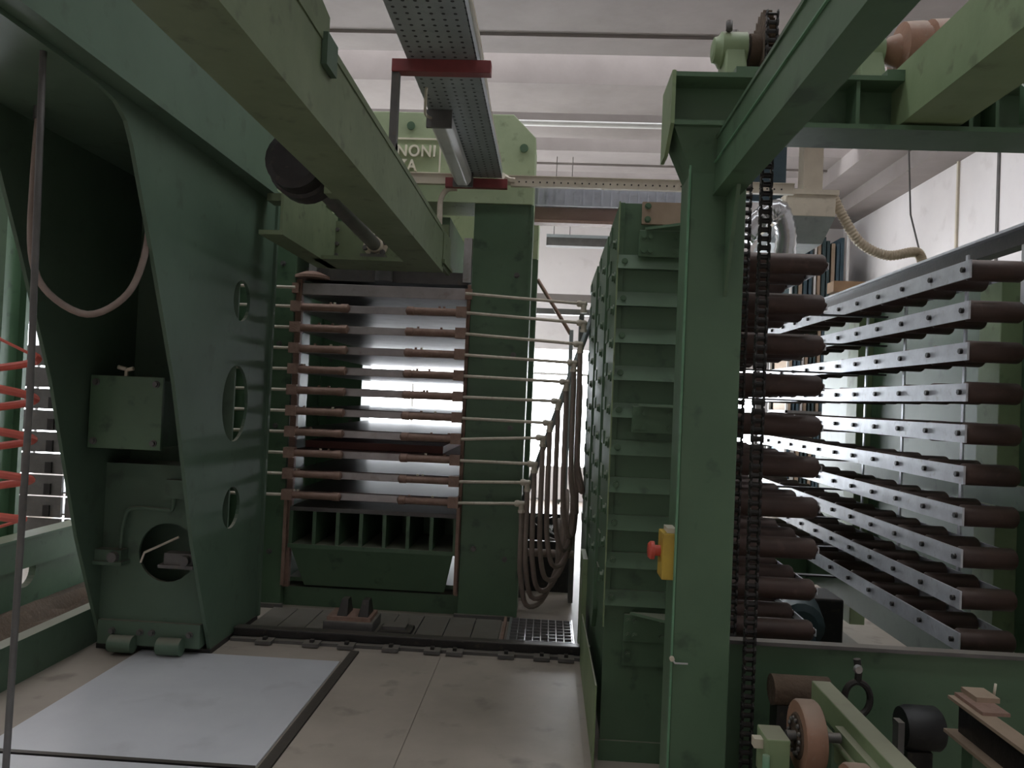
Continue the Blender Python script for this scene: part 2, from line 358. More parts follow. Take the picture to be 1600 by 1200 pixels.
# ram box
rb = thing('ram_box', 'green ribbed ram box with seven open cells under the platens', 'ram box', (PX, 6.8, .16))
bx(-1.875, -.63, 5.6, 8.0, .715, .745).build('top_plate', 'grey', rb)
bx(-1.875, -.63, 5.585, 8.0, .445, .475).build('bottom_plate', 'green', rb)
bx(-1.86, -.65, 6.25, 6.27, .475, .715).build('inner_web', 'green', rb)
for k in range(8):
    x = -1.86+k*(1.215/7); bx(x-.013, x+.013, 5.595, 6.25, .475, .715).build('rib', 'green', rb)
tr = B(); tr.hexa([(-1.76, 5.66, .16), (-.715, 5.66, .16), (-.715, 5.69, .16), (-1.76, 5.69, .16)], [(-1.85, 5.585, .445), (-.655, 5.585, .445), (-.655, 5.62, .445), (-1.85, 5.62, .445)])
tr.build('apron', 'green', rb)
for x in (-1.90, -.625): bx(x-.012, x+.012, 5.57, 5.6, .17, .80).build('side_bar', 'rust', rb)
bx(-1.9, -.62, 5.72, 7.9, .17, .20).build('under_frame', 'green', rb)
for x in (-1.5, -1.0): B().cyl((x, 6.6, .0), (x, 6.6, .445), .16, 20).build('ram', 'steel', rb)

# hoses hanging at the right of the press
for k in range(2, 11):
    ex, ez = elbow_xz(k); ez -= .06
    low = max(.10, ez-1.05+.06*(10-k)*.4) if k < 9 else .13+.1*(10-k)
    low = [0, 0, .95, .80, .62, .52, .40, .30, .22, .16, .10][k]
    ex2 = min(ex+.16+.012*k, .235)
    pts = [(ex, 5.53, ez), (ex+.004, 5.53, ez-.12), (ex+.005, 5.53, (ez+low)*.5), (ex+.015, 5.55, low+.22), (ex+.06, 5.60, low+.02), ((ex+ex2)/2+.03, 5.68, low+.03), (ex2-.01, 5.76, low+.25), (ex2, 5.86, (ez+low)*.55), (ex2+.005, 5.98, max(ez-.25, low+.5)), (ex2+.005, 6.2, max(ez-.2, low+.55))]
    o = B().tube(bez(pts, 36), .0185, 8).build('steam_hose', 'hose')
    tag(o, 'brown hanging hose looping from the %s platen pipe elbow' % ['', '', 'third', 'fourth', 'fifth', 'sixth', 'seventh', 'eighth', 'ninth', 'tenth', 'lowest'][k], 'hose', 'looped hoses beside the press')
t = thing('hose_manifold', 'sloping grey manifold bar behind the hanging hoses', 'manifold', (.1, 6.15, 0))
B().tube([(.30, 5.75, 2.25), (-.17, 5.75, .82)], .022, 8).build('sloping_bar', 'galv', t)
bx(.215, .25, 6.1, 6.3, .02, 2.3).build('manifold_post', 'grey', t)
B().cyl((-.17, 6.2, .02), (-.17, 6.2, .85), .03, 10).build('leg', 'grey', t)
B().cyl((-.17, 6.0, .42), (.24, 6.0, .42), .03, 12).build('cross_pipe', 'hose', t)

# valve and pipes at the top of the right column
t = thing('steam_valve', 'small brown valve with bent pipe in front of the press crown', 'valve', (-.86, 5.5, 2.5))
B().tube(bez([(-.73, 5.5, 3.11), (-.80, 5.5, 3.10), (-.845, 5.5, 3.02), (-.845, 5.5, 2.85), (-.85, 5.5, 2.55)], 20), .02, 10).build('pipe', 'pipe', t)
B().lathe((-.90, 5.5, 2.70), (0, 0, 1), [(0, .02), (.01, .035), (.09, .035), (.1, .02), (.13, .02), (.14, .03), (.17, .03), (.19, .008)], 12).build('valve_body', 'pipe', t)
bx(-.885, -.855, 5.48, 5.52, 2.62, 2.76).build('bracket', 'rust', t)
bx(-.80, -.755, 5.47, 5.5, 2.62, 2.70).build('clip', 'cream', t)

# ================================================================== FLOOR ITEMS BEFORE THE PRESS
t = thing('floor_rail', 'dark oily steel rail with clamps lying across the floor', 'rail', (-.85, 4.84, 0))
bx(-1.95, .26, 4.80, 4.96, 0, .02).build('rail_foot', 'grey', t)
bx(-1.95, .26, 4.84, 4.92, .02, .075).build('rail_head', 'dark', t, bevel=.008)
for x in (-1.72, -1.42, -1.2, -.92, -.66, -.52, -.2, .02, .17):
    c = bx(x-.05, x+.05, 4.745, 4.83, .006, .028).build('rail_clamp', 'grey', t)
    bx(x-.012, x+.012, 4.77, 4.80, .028, .045).build('bolt', 'dark', c)
# dirty cover plates
t = thing('cover_plates', 'row of dirty grey cover plates between rail and press', 'cover plate', (-1.1, 5.25, 0))
for k in range(9):
    x = -1.93+k*.185; bx(x, x+.178, 4.975, 5.52, 0, .022+random.uniform(0, .004)).build('cover_plate', 'grey', t)
bx(-.255, -.235, 4.97, 5.55, 0, .04).build('edge_angle', 'rust', t)
# open grating
t = thing('bar_grating', 'pale open bar grating beside the press column', 'grating', (.02, 5.27, 0))
for k in range(9):
    x = -.20+k*.052; bx(x-.003, x+.003, 4.98, 5.565, .012, .032).build('bar', 'steel', t)
for k in range(9):
    y = 4.99+k*.07; bx(-.205, .222, y-.003, y+.003, .014, .034).build('cross_bar', 'steel', t)
bx(-.215, -.2, 4.98, 5.565, 0, .036).build('frame', 'steel', t); bx(.222, .23, 4.98, 5.565, 0, .036).build('frame', 'steel', t)
bx(-.215, .23, 4.965, 4.98, 0, .036).build('frame', 'steel', t)
# lug block
t = thing('lug_block', 'dark steel block with two upright lugs on the cover plates', 'block', (-1.22, 5.12, .026))
bx(-1.42, -1.09, 5.0, 5.26, .026, .10).build('base_block', 'grey', t, bevel=.006)
bx(-1.40, -1.11, 5.02, 5.24, .10, .125).build('top_pad', 'rust', t)
for x in (-1.34, -1.20): B().hexa([(x, 5.04, .125), (x+.07, 5.04, .125), (x+.07, 5.2, .125), (x, 5.2, .125)], [(x+.015, 5.1, .225), (x+.06, 5.1, .225), (x+.06, 5.17, .225), (x+.015, 5.17, .225)]).build('lug', 'dark', t, bevel=.004)
t = thing('wedge_block', 'low dark steel wedge next to the lug block', 'block', (-.95, 5.1, .026))
bx(-1.06, -.84, 5.0, 5.18, .026, .055).build('body', 'dark', t, bevel=.006); bx(-1.03, -.88, 5.04, 5.15, .055, .075).build('cap', 'grey', t)
# shiny sheet
t = thing('steel_sheet', 'bright bare steel sheet lying on the floor beside the dark joint', 'steel sheet', (-1.77, 3.95, 0))
bx(-2.37, -1.17, 3.215, 4.52, .002, .012).build('sheet', 'sheet', t)
bx(-2.37, -1.17, 3.19, 3.215, 0, .014).build('edge_strip', 'dark', t)
tag(bx(-2.37, -1.17, 1.9, 3.18, 0, .010).build('steel_sheet', 'sheet'), 'bright steel sheet whose far edge meets the dark strip', 'steel sheet')

# ================================================================== PEDESTAL CARRIAGE AT THE LEFT
near = [(4.545, .03), (4.245, .712), (3.943, 1.606), (3.796, 1.928), (3.659, 2.228), (3.524, 2.506), (3.43, 2.70), (3.37, 2.79), (3.28, 2.845), (3.15, 2.865), (2.0, 2.87)]
side = near+[(2.0, 2.89), (5.27, 2.89), (5.27, .03)]
holes = [circ(4.757, 2.151, .13), circ(4.735, 1.503, .195, .24), circ(4.75, .847, .13)]
pd = thing('loader_pedestal', 'big green loader pedestal with three holes in its side plate', 'pedestal', (-2.3, 4.7, 0))
B().prism(side, 'x', -1.985, -1.965, holes).build('side_plate', 'green_grey', pd)
B().prism(side, 'x', -2.655, -2.635).build('side_plate', 'green_grey', pd)
bx(-1.99, -1.945, 5.255, 5.29, .03, 2.89).build('edge_flange', 'green_grey', pd)
bx(-2.635, -1.985, 4.75, 4.77, .19, 2.89).build('web', 'green_grey', pd)
lb = B(); lb.prism([(-2.635, .19), (-1.985, .19), (-1.985, 1.12), (-2.635, 1.12)], 'y', 4.50, 4.52, [circ(-2.235, .60, .175)])
lb.build('front_panel', 'green_grey', pd)
bx(-2.635, -1.985, 4.52, 4.75, 1.10, 1.12).build('ledge', 'green_grey', pd)
bx(-2.62, -2.0, 4.47, 5.2, .05, .19).build('foot_beam', 'green_grey', pd)
for x in (-2.45, -2.16):
    B().cyl((x-.07, 4.44, .066), (x+.07, 4.44, .066), .05, 18).build('wheel', 'green_grey', pd)
for x in (-2.53, -2.36, -2.29, -2.06): link('bolt', BOLT_S, pd, (x, 4.47, .13))
bx(-2.66, -1.96, 4.53, 5.28, 0, .03).build('base_plate', 'dark', pd)
gb = bx(-2.59, -2.2, 4.27, 4.75, 1.24, 1.62).build('gearbox', 'green_grey', pd)
cv = bx(-2.61, -2.185, 4.25, 4.27, 1.225, 1.64).build('gearbox_cover', 'green', pd, bevel=.004)
for x in (-2.575, -2.225):
    for z in (1.265, 1.60): link('bolt', BOLT_S, cv, (x, 4.25, z))
B().tube([(-2.42, 4.28, 1.64), (-2.42, 4.28, 1.675), (-2.38, 4.28, 1.685)], .012, 8).build('breather', 'cream', gb)
B().tube([(-2.42, 4.28, 1.68), (-2.47, 4.28, 1.69)], .012, 8).build('breather', 'cream', gb)
for x, c in ((-2.56, 'green'), (-2.13, 'cream')):
    t = bx(x-.085, x+.085, 4.42, 4.5, .55, .615).build('clamp_jaw', 'green_grey' if c == 'green' else 'grey', pd)
    B().cyl((x+.05, 4.415, .58), (x+.05, 4.38, .58), .03, 12).build('knob', 'grey', t)
    bx(x-.11, x+.1, 4.40, 4.5, .53, .55).build('shelf', 'green_grey' if c == 'green' else 'grey', t)
B().tube([(-2.38, 4.47, .54), (-2.36, 4.47, .6), (-2.16, 4.48, .70)], .007, 8).build('thin_rod', 'pipe', pd)
B().tube(bez([(-2.50, 4.46, .62), (-2.49, 4.46, .78), (-2.44, 4.46, .86), (-2.25, 4.46, .86), (-2.2, 4.46, .87), (-2.19, 4.46, 1.0)], 24), .012, 8).build('small_pipe', 'green_grey', pd)
bx(-2.24, -2.10, 4.44, 4.5, .93, 1.04).build('junction_box', 'green_grey', pd)
# beam on top of the pedestals
lbm = thing('carriage_beam', 'dark green box beam resting on the loader pedestal', 'beam', (-2.3, 3.2, 2.89))
bx(-2.76, -1.86, .2, 5.10, 2.89, 2.92).build('bottom_flange', 'green_grey', lbm)
bx(-2.70, -1.895, .2, 5.08, 2.92, 3.46).build('box_section', 'green_grey', lbm)
bx(-2.76, -1.86, .2, 5.10, 3.46, 3.49).build('top_flange', 'green_grey', lbm)
t = thing('drive_motor', 'brown drive motor with chrome end beside the carriage beam', 'motor', (-1.7, 2.3, 2.96))
B().lathe((-1.86, 2.40, 3.06), (1, 0, 0), [(0, .10), (.16, .10), (.17, .085), (.20, .085)], 20).build('motor_body', 'rust', t)
B().lathe((-1.66, 2.40, 3.04), (1, 0, 0), [(0, .05), (.05, .06), (.1, .06), (.12, .03)], 18).build('end_cap', 'chrome', t)
bx(-1.895, -1.72, 2.33, 2.47, 3.14, 3.3).build('bracket', 'green', t)

# hose loop, pole, coil
t = thing('hose_loop', 'dusty black hose hanging in a loop inside the pedestal', 'hose', (-2.2, 3.6, 1.9))
B().tube(bez([(-2.47, 3.5, 2.89), (-2.48, 3.5, 2.55), (-2.47, 3.5, 2.2), (-2.40, 3.52, 2.02), (-2.22, 3.56, 1.92), (-2.06, 3.6, 2.02), (-2.0, 3.64, 2.22), (-2.0, 3.68, 2.5), (-2.01, 3.7, 2.8)], 44), .0165, 10).build('hose', 'hose', t)
B().cyl((-2.47, 3.5, 2.83), (-2.47, 3.5, 2.89), .026, 12).build('fitting', 'grey', t)
t = thing('cable_pole', 'thin grey cable pole standing beside the coiled red cable', 'pole', (-2.03, 2.9, 0))
B().tube([(-2.035, 2.9, .01), (-2.02, 2.9, 1.5), (-2.045, 2.9, 2.89)], .013, 10).build('pole', 'grey', t)
B().cyl((-2.035, 2.9, 0), (-2.035, 2.9, .012), .04, 14).build('foot', 'grey', t)
t = thing('coiled_cable', 'coiled coral red cable hanging beside the pole', 'cable', (-2.42, 3.1, 0))
pts = []
for i in range(4*24+1):
    a = 2*math.pi*i/24; pts.append((-2.32+.15*math.cos(a), 3.12+.12*math.sin(a), 1.70-i/24*.172))
B().tube(pts, .017, 8).build('coil', 'coral', t)
B().tube([(-2.17, 3.12, 1.70), (-2.30, 3.10, 1.76), (-2.44, 3.06, 1.9), (-2.50, 3.0, 2.89)], .007, 6).build('lead', 'coral', t)
B().tube([(-2.17, 3.12, 1.012), (-2.32, 3.10, .96), (-2.46, 3.04, .8), (-2.50, 3.0, .235)], .007, 6).build('lead', 'coral', t)
tag(B().tube(bez([(-2.66, 3.5, 1.93), (-2.75, 3.45, 1.97), (-2.85, 3.4, 1.95), (-3.05, 3.3, 1.75)], 16), .014, 8).build('black_cable', 'blackhose'), 'short black cable leaving the pedestal towards the left', 'cable')

# things left of the pedestal
t = thing('track_beam', 'low grey green track beam along the edge of the floor plates', 'beam', (-2.75, 2.9, 0))
bx(-2.77, -2.72, .5, 5.3, 0, .215).build('web', 'green_grey', t); bx(-2.80, -2.715, .5, 5.3, .215, .228).build('top_flange', 'green_grey', t)
dm = B(); random.seed(3)
n = 14; vs = []
for j in range(n+1):
    for i in range(n+1):
        vs.append((-3.58+.78*i/n, 3.2+3.4*j/n, .03+.14*random.random()*math.sin(math.pi*i/n)*math.sin(math.pi*j/n)))
dm.add(vs, [(j*(n+1)+i, j*(n+1)+i+1, (j+1)*(n+1)+i+1, (j+1)*(n+1)+i) for j in range(n) for i in range(n)], True)
dm.box(-3.58, -2.8, 3.2, 6.6, 0, .03)
o = tag(dm.build('sawdust_heap', 'dirt'), 'brown dirt and sawdust lying behind the low track beam', 'dirt'); o['kind'] = 'stuff'
t = thing('side_beam', 'light green beam with a round hole beyond the dirt', 'beam', (-3.6, 5, 0))
hb = B(); hb.prism([(3.0, 0), (6.0, 0), (6.0, .40), (3.0, .40)], 'x', -3.65, -3.6, [circ(5.22, .255, .11)]); hb.build('web', 'green', t)
bx(-3.58, -3.54, 3.0, 6.0, .30, .51).build('upper_web', 'green', t); bx(-3.66, -3.5, 3.0, 6.0, .51, .525).build('top_flange', 'green', t)
bx(-3.6, -3.58, 3.0, 6.0, .30, .40).build('packing', 'green', t)
t = thing('far_column', 'light green steel column beside the stacked dark trays', 'column', (-4.0, 5.4, 0))
bx(-4.05, -3.95, 5.3, 5.5, .0, 4.0).build('web', 'green', t); bx(-4.1, -3.9, 5.26, 5.30, 0, 4.0).build('flange', 'green', t); bx(-4.1, -3.9, 5.5, 5.54, 0, 4.0).build('flange', 'green', t)
for k in range(9):
    z = .15+k*.20
    t = thing('storage_tray', 'dark storage tray beside the light green column, %s from the bottom' % ORD[k], 'tray', (-4.4, 7.3, z), 'dark trays behind the pedestal')
    bx(-5.12, -3.75, 6.95, 8.0, z, z+.012).build('tray_floor', 'dark', t)
    for a_, b_ in ((-5.12, -4.86), (-4.80, -4.47), (-4.43, -3.75)): bx(a_, b_, 6.92, 6.95, z-.02, z+.165).build('tray_front', 'grey', t)
    for x in (-5.0, -4.6, -4.2, -3.85): bx(x-.03, x+.03, 6.9, 6.92, z-.01, z+.09).build('stop', 'dark', t)
for x in (-5.15, -3.72):
    tag(bx(x-.03, x+.03, 6.95, 7.01, 0, 2.3).build('tray_post', 'green'), 'dark green upright carrying the stacked dark trays', 'post', 'tray uprights')

# ================================================================== LOADING ARM FRAME (overhead)
af = thing('panel_loader', 'faded green overhead panel loader reaching towards the press', 'loader', (-1.1, 3, 2.42))
bx(-.752, -.740, .3, 5.0, 2.45, 2.675).build('web', 'green_loader', af)
bx(-.93, -.735, .3, 5.02, 2.42, 2.45).build('bottom_flange', 'green_loader', af)
bx(-.93, -.735, .3, 5.02, 2.675, 2.702).build('top_flange', 'green_loader', af)
bx(-.93, -.918, .3, 5.0, 2.45, 2.675).build('web', 'green_loader', af)
bx(-1.56, -1.545, 4.25, 5.34, 2.50, 2.82).build('side_beam', 'green_loader', af)
bx(-1.68, -1.54, 4.25, 5.36, 2.475, 2.50).build('side_flange', 'green_loader', af)
bx(-1.60, -1.545, 4.25, 5.34, 2.82, 2.835).build('side_flange', 'green_loader', af)
bx(-1.545, -.75, 5.30, 5.34, 2.50, 2.80).build('cross_beam', 'green_loader', af)
bx(-1.60, -.72, 4.98, 5.38, 2.475, 2.50).build('cross_flange', 'green_loader', af)
bx(-.76, -.735, 5.0, 5.35, 2.45, 2.702).build('corner_plate', 'green_loader', af)
for z in (2.56, 2.64, 2.74): B().cyl((-1.53, 5.30, z), (-1.53, 5.285, z), .014, 6).build('bolt', 'grey', af)
bx(-1.90, -1.55, 4.92, 5.06, 2.835, 2.885).build('hanger_plate', 'green_loader', af)
bx(-1.06, -.925, 3.42, 3.52, 2.50, 2.68).build('cylinder_bracket', 'green_loader', af)
sp = B(); sp.prism([(1.95, 2.702), (2.35, 2.702), (2.35, 2.77), (1.95, 2.84)], 'x', -.78, -.735); sp.build('splice_plate', 'green_loader', af)
bx(-.738, -.72, 2.29, 2.40, 2.60, 2.70).build('splice_tab', 'green_grey', af)
# cylinder
hc = B().lathe((-1.19, 3.36, 2.635), (0, 1, 0), [(0, .10), (.01, .13), (.10, .135), (.11, .15), (.22, .15), (.235, .13), (.26, .13), (.27, .06)], 24).build('hydraulic_cylinder', 'dark', af, label='dark oily hydraulic cylinder end')
B().cyl((-1.19, 3.6, 2.635), (-1.255, 5.24, 2.635), .045, 18).build('rod', 'grey', hc)
B().lathe((-1.255, 5.30, 2.635), (0, -1, 0), [(0, .085), (.02, .085), (.025, .06), (.06, .055)], 20).build('rod_flange', 'pipe', hc)
for k in range(6):
    a = k*math.pi/3+.3; link('bolt', BOLT_S, hc, (-1.255+.072*math.cos(a), 5.28, 2.635+.072*math.sin(a)))
bx(-1.34, -1.17, 5.2, 5.3, 2.515, 2.56).build('rod_support', 'grey', hc)

# cable tray, lamp and red bracket
ct = thing('cable_tray', 'grey perforated cable tray running overhead towards the press', 'cable tray', (-.56, 3.3, 3.17))
bx(-.725, -.40, .3, 5.42, 3.17, 3.174).build('tray_floor', 'galv_perf', ct)
for x in (-.727, -.403): bx(x-.002, x+.002, .3, 5.42, 3.17, 3.235).build('tray_side', 'galv', ct)
B().tube(bez([(-.415, .4, 3.25), (-.39, 1.6, 3.25), (-.41, 2.4, 3.255), (-.395, 3.4, 3.25), (-.41, 4.4, 3.25), (-.41, 5.3, 3.25)], 40), .012, 8).build('cable', 'cream', ct)
lp = thing('tube_lamp', 'grey fluorescent tube lamp fixed below the cable tray', 'lamp', (-.66, 4.75, 3.05))
lt = B(); sec = [(-.725, 3.165), (-.725, 3.11), (-.70, 3.075), (-.63, 3.075), (-.605, 3.11), (-.605, 3.165)]
lt.prism(sec, 'y', 4.16, 5.3); lt.build('diffuser', 'lamp', lp, bevel=.006)
for y in (4.14, 5.3): bx(-.735, -.595, y, y+.02, 3.07, 3.168).build('end_cap', 'grey', lp)
B().tube(bez([(-.71, 4.14, 3.12), (-.72, 4.02, 3.10), (-.70, 3.9, 3.15), (-.69, 3.85, 3.17)], 12), .008, 6).build('lead', 'cream', lp)
rk = thing('tray_bracket', 'dark red and grey bracket carrying the cable tray', 'bracket', (-.78, 3.55, 2.73))
bx(-.80, -.335, 3.52, 3.58, 3.11, 3.17).build('red_bar', 'red', rk, bevel=.003)
bx(-.80, -.765, 3.53, 3.57, 2.702, 3.11).build('upright', 'grey', rk)
bx(-.87, -.765, 3.52, 3.58, 2.702, 2.775).build('foot', 'grey', rk)
tag(bx(-.80, -.36, 5.38, 5.43, 3.09, 3.155).build('red_bar', 'red'), 'dark red bar under the far end of the cable tray', 'bar')
# cream duct across
t = thing('cream_trunking', 'cream perforated trunking running across above the press', 'trunking', (.1, 5.48, 3.13))
bx(-1.72, -.74, 5.46, 5.5, 3.13, 3.20).build('trunk', 'cream', t)
pts = [(-.41, 5.44, 3.19), (-.40, 5.46, 3.185), (-.38, 5.47, 3.18), (-.35, 5.48, 3.172), (-.31, 5.48, 3.168)]
B().tube(bez(pts, 14), .033, 8).build('bend', 'cream', t)
tk = bx(-.34, 1.66, 5.46, 5.5, 3.13, 3.20).build('trunk', 'cream', t)
for k in range(38):
    x = -.28+k*.05; B().cyl((x, 5.46, 3.16), (x, 5.457, 3.16), .006, 8).build('slot', 'dark', tk)
bx(-1.72, 1.66, 5.455, 5.52, 3.20, 3.206).build('lid', 'cream', t)
rd = thing('ribbed_duct', 'blue grey ribbed duct below the cream trunking', 'duct', (.4, 5.75, 3.02))
bx(-.17, 1.2, 5.72, 5.75, 3.065, 3.195).build('duct_body', 'ductpaint', rd)
for k in range(20): bx(-.15+k*.068, -.135+k*.068, 5.708, 5.72, 3.06, 3.197).build('rib', 'ductpaint', rd)
t = thing('channel_beam', 'pinkish brown steel channel between press and riveted tower', 'beam', (.2, 6.3, 3.07))
for z0, z1, m_ in ((3.07, 3.095, 'rust'), (3.215, 3.235, 'ductpaint')): bx(-.4, 1.4, 6.3, 6.42, z0, z1).build('flange', m_, t)
bx(-.4, 1.4, 6.38, 6.42, 3.095, 3.215).build('web', mat('pink_brown_paint', (.42, .30, .26), (.34, .24, .21), .6, 0, 6, .04), t)

# ================================================================== RIVETED TOWER
tw = thing('riveted_tower', 'green bolted tower of ribbed plates next to the hoses', 'tower', (.6, 4.6, 0))
bx(.31, .63, 3.53, 5.85, 0, 2.5).build('core', 'green', tw)
for (a, b, zt) in ((3.5, 4.02, 2.52), (4.22, 4.85, 2.52), (5.15, 5.85, 2.52)):
    zb = .60 if a < 4 else .36
    c = B(); c.prism([(a, zb+.12), (a+.1, zb), (b, zb), (b, zt), (a, zt)], 'x', .285, .31); c = c.build('side_panel', 'green', tw, bevel=.003)
    for k in range(11):
        link('bolt', BOLT_L, c, (.285, a+.12, .80+k*.155))
    for k in range(11): bx(.278, .285, b-.16, b-.02, .72+k*.17, .785+k*.17).build('side_rib', 'green', c)
bx(.281, .287, 3.482, 3.5, .60, 2.52).build('corner_edge', 'green_pale', tw)
fp = bx(.29, .63, 3.515, 3.53, .0, 2.52).build('front_panel', 'green', tw)
for k in range(10):
    z = .70+k*.1683
    r = B(); r.hexa([(.285, 3.472, z), (.63, 3.472, z), (.63, 3.515, z), (.285, 3.515, z)], [(.285, 3.50, z+.066), (.63, 3.50, z+.066), (.63, 3.515, z+.066), (.285, 3.515, z+.066)])
    r = r.build('front_rib', 'green', tw)
    link('bolt', BOLT_F, r, (.315, 3.486, z+.033))
bx(.285, .63, 3.50, 3.515, 0, .09).build('skirt', 'green', tw)
def bracket(z, brown):
    p = bx(.375, .60, 3.47, 3.49 if not brown else 3.49, z-.06, z+.06).build('bracket_plate', 'green', tw, bevel=.003)
    g = B(); g.prism([(.40, 3.47), (.62, 3.47), (.62, 3.30)], 'z', z+.06, z+.072); g.build('gusset', 'green', p)
    for x in (.395, .425, .545):
        for dz in (-.035, .03): link('bolt', BOLT_F, p, (x, 3.47, z+dz))
    if brown: bx(.40, .62, 3.475, 3.49, z+.075, z+.19).build('packing', 'dirt', p)
for z, br_ in ((2.33, False), (1.535, False), (.605, False)): bracket(z, br_)
pk = bx(.385, .62, 3.48, 3.5, 2.42, 2.52).build('packing_plate', 'tan', tw)
for z in (2.44, 2.5): link('bolt', BOLT_F, pk, (.41, 3.48, z))
pk = bx(.375, .62, 3.495, 3.512, .43, .54).build('packing_plate', 'green', tw); link('bolt', BOLT_F, pk, (.40, 3.495, .48))
t = thing('guard_sheet', 'pale green guard sheet standing at the foot of the tower', 'guard', (.26, 4.1, 0))
g = B(); g.prism([(3.42, 0), (4.78, 0), (4.78, .30), (3.42, .36)], 'x', .255, .262); g.build('sheet', 'green_pale', t)
bx(.255, .285, 4.86, 5.2, 0, .62).build('end_post', 'green_pale', t); bx(.262, .285, 4.3, 4.34, 0, .25).build('stay', 'green', t)

# ================================================================== GANTRY
gy = thing('steel_gantry', 'green steel gantry with stout post and overhead crossbeam', 'gantry', (.5, 2.6, 0))
ps = bx(.428, .608, 2.5, 2.68, 0, 2.45).build('post', 'green', gy, bevel=.004)
bx(.422, .428, 2.495, 2.51, 0, 2.42).build('weld_edge', 'green_mint', ps)
hn = B(); hn.hexa([(.428, 2.5, 2.36), (.608, 2.5, 2.36), (.608, 2.66, 2.36), (.428, 2.66, 2.36)], [(.365, 2.47, 2.5), (.66, 2.47, 2.5), (.66, 2.66, 2.5), (.365, 2.66, 2.5)]); hn.build('haunch', 'green', gy)
bx(.36, 2.2, 2.45, 2.64, 2.50, 2.515).build('bottom_flange', 'green', gy)
bx(.36, 2.2, 2.45, 2.64, 2.655, 2.67).build('top_flange', 'green', gy)
bx(.36, 2.2, 2.545, 2.56, 2.515, 2.655).build('web', 'green', gy)
ep = B(); ep.prism([(2.44, 2.50), (2.56, 2.43), (2.65, 2.43), (2.65, 2.67), (2.44, 2.67)], 'x', .348, .36); ep.build('end_plate', 'green_pale', gy)
for x in (.93, 1.28, 1.36): bx(x, x+.012, 2.46, 2.545, 2.515, 2.655).build('stiffener', 'green', gy)
# beam on the post towards the viewer: channel with flanges
bx(.505, .52, .4, 2.5, 2.298, 2.465).build('arm_web', 'green', gy)
bx(.50, .585, .4, 2.5, 2.288, 2.298).build('arm_flange', 'green', gy); bx(.50, .585, .4, 2.5, 2.465, 2.475).build('arm_flange', 'green', gy)
bx(.499, .505, .4, 2.5, 2.392, 2.396).build('arm_weld', 'green_mint', gy)
gs = B(); gs.prism([(2.5, 2.288), (2.36, 2.288), (2.5, 1.96)], 'x', .545, .557); gs.build('gusset', 'green', gy)
bx(1.075, 1.09, 1.2, 2.545, 2.541, 2.705).build('arm_web', 'green_pale', gy); bx(1.075, 1.26, 1.2, 2.545, 2.526, 2.541).build('arm_flange', 'green_pale', gy); bx(1.075, 1.26, 1.2, 2.545, 2.705, 2.718).build('arm_flange', 'green_pale', gy)
bx(1.13, 2.2, 1.62, 1.76, 2.47, 2.72).build('tie_beam', 'green', gy)
g2 = B(); g2.prism([(2.44, 2.52), (2.3, 2.52), (2.44, 2.65)], 'x', 1.42, 1.43); g2.build('gusset', 'green', gy)
bx(.55, .70, 2.45, 3.0, 2.67, 2.69).build('bearing_shelf', 'green', gy)
bx(1.02, 1.2, 2.45, 3.0, 2.67, 2.69).build('bearing_shelf', 'green', gy)
bx(2.05, 2.2, 2.45, 2.64, 0, 2.5).build('far_post', 'green', gy)

def pillow(x0, x1, yc, zc, label):
    t = thing('pillow_block', label, 'bearing', ((x0+x1)/2, yc, 2.69), 'bearings on the gantry')
    pb = B(); pb.hexa([(x0, yc-.11, 2.69), (x1, yc-.11, 2.69), (x1, yc+.11, 2.69), (x0, yc+.11, 2.69)], [(x0+.01, yc-.055, zc), (x1-.01, yc-.055, zc), (x1-.01, yc+.055, zc), (x0+.01, yc+.055, zc)])
    pb.build('housing', 'green_pale', t, bevel=.006)
    B().lathe((x0-.03, yc, zc), (1, 0, 0), [(0, .03), (.005, .045), (.02, .05), (.03, .065), (x1-x0+.03, .065)], 18).build('bearing_cap', 'green_pale', t)
    B().cyl((x0+.02, yc-.05, zc+.05), (x0+.02, yc-.05, zc+.085), .012, 6).build('cap_bolt', 'grey', t)
    B().cyl((x1-.03, yc+.03, zc+.05), (x1-.03, yc+.03, zc+.09), .012, 6).build('cap_bolt', 'grey', t)
    return t
CY, CZ, CX = 2.84, 2.97, .727
pillow(.575, .665, CY, 2.92, 'dusty green pillow block bearing next to the chain sprocket')
pillow(1.05, 1.15, CY, 2.92, 'dusty green pillow block bearing next to the brown coupling')
sh = thing('drive_shaft', 'dusty drive shaft with chain sprocket over the gantry', 'shaft', (.9, CY, 2.85))
B().cyl((.66, CY, 2.92), (1.06, CY, 2.92), .028, 14).build('shaft', 'grey', sh)
sk = B(); n = 26
poly = [((.118 if i % 2 else .138)*math.cos(math.pi*i/n), (.118 if i % 2 else .138)*math.sin(math.pi*i/n)) for i in range(2*n)]
sk.prism([(CY+a, 2.92+b) for a, b in poly], 'x', CX-.012, CX+.012); sk.cyl((CX-.05, CY, 2.92), (CX+.05, CY, 2.92), .06, 18); sk.build('sprocket', 'dirt', sh)
cp = thing('shaft_coupling', 'big dusty brown shaft coupling above the crossbeam', 'coupling', (1.3, CY, 2.8))
B().lathe((1.16, CY, 2.93), (1, 0, 0), [(0, .03), (.02, .05), (.05, .06), (.06, .10), (.13, .105), (.135, .09), (.15, .09), (.155, .11), (.25, .115), (.26, .09)], 22).build('coupling_body', 'tyre', cp)
bx(1.28, 1.42, CY-.08, CY+.08, 2.67, 2.83).build('support', 'green', cp); bx(1.2, 1.44, 2.62, CY+.1, 2.655, 2.672).build('support_plate', 'green', cp)
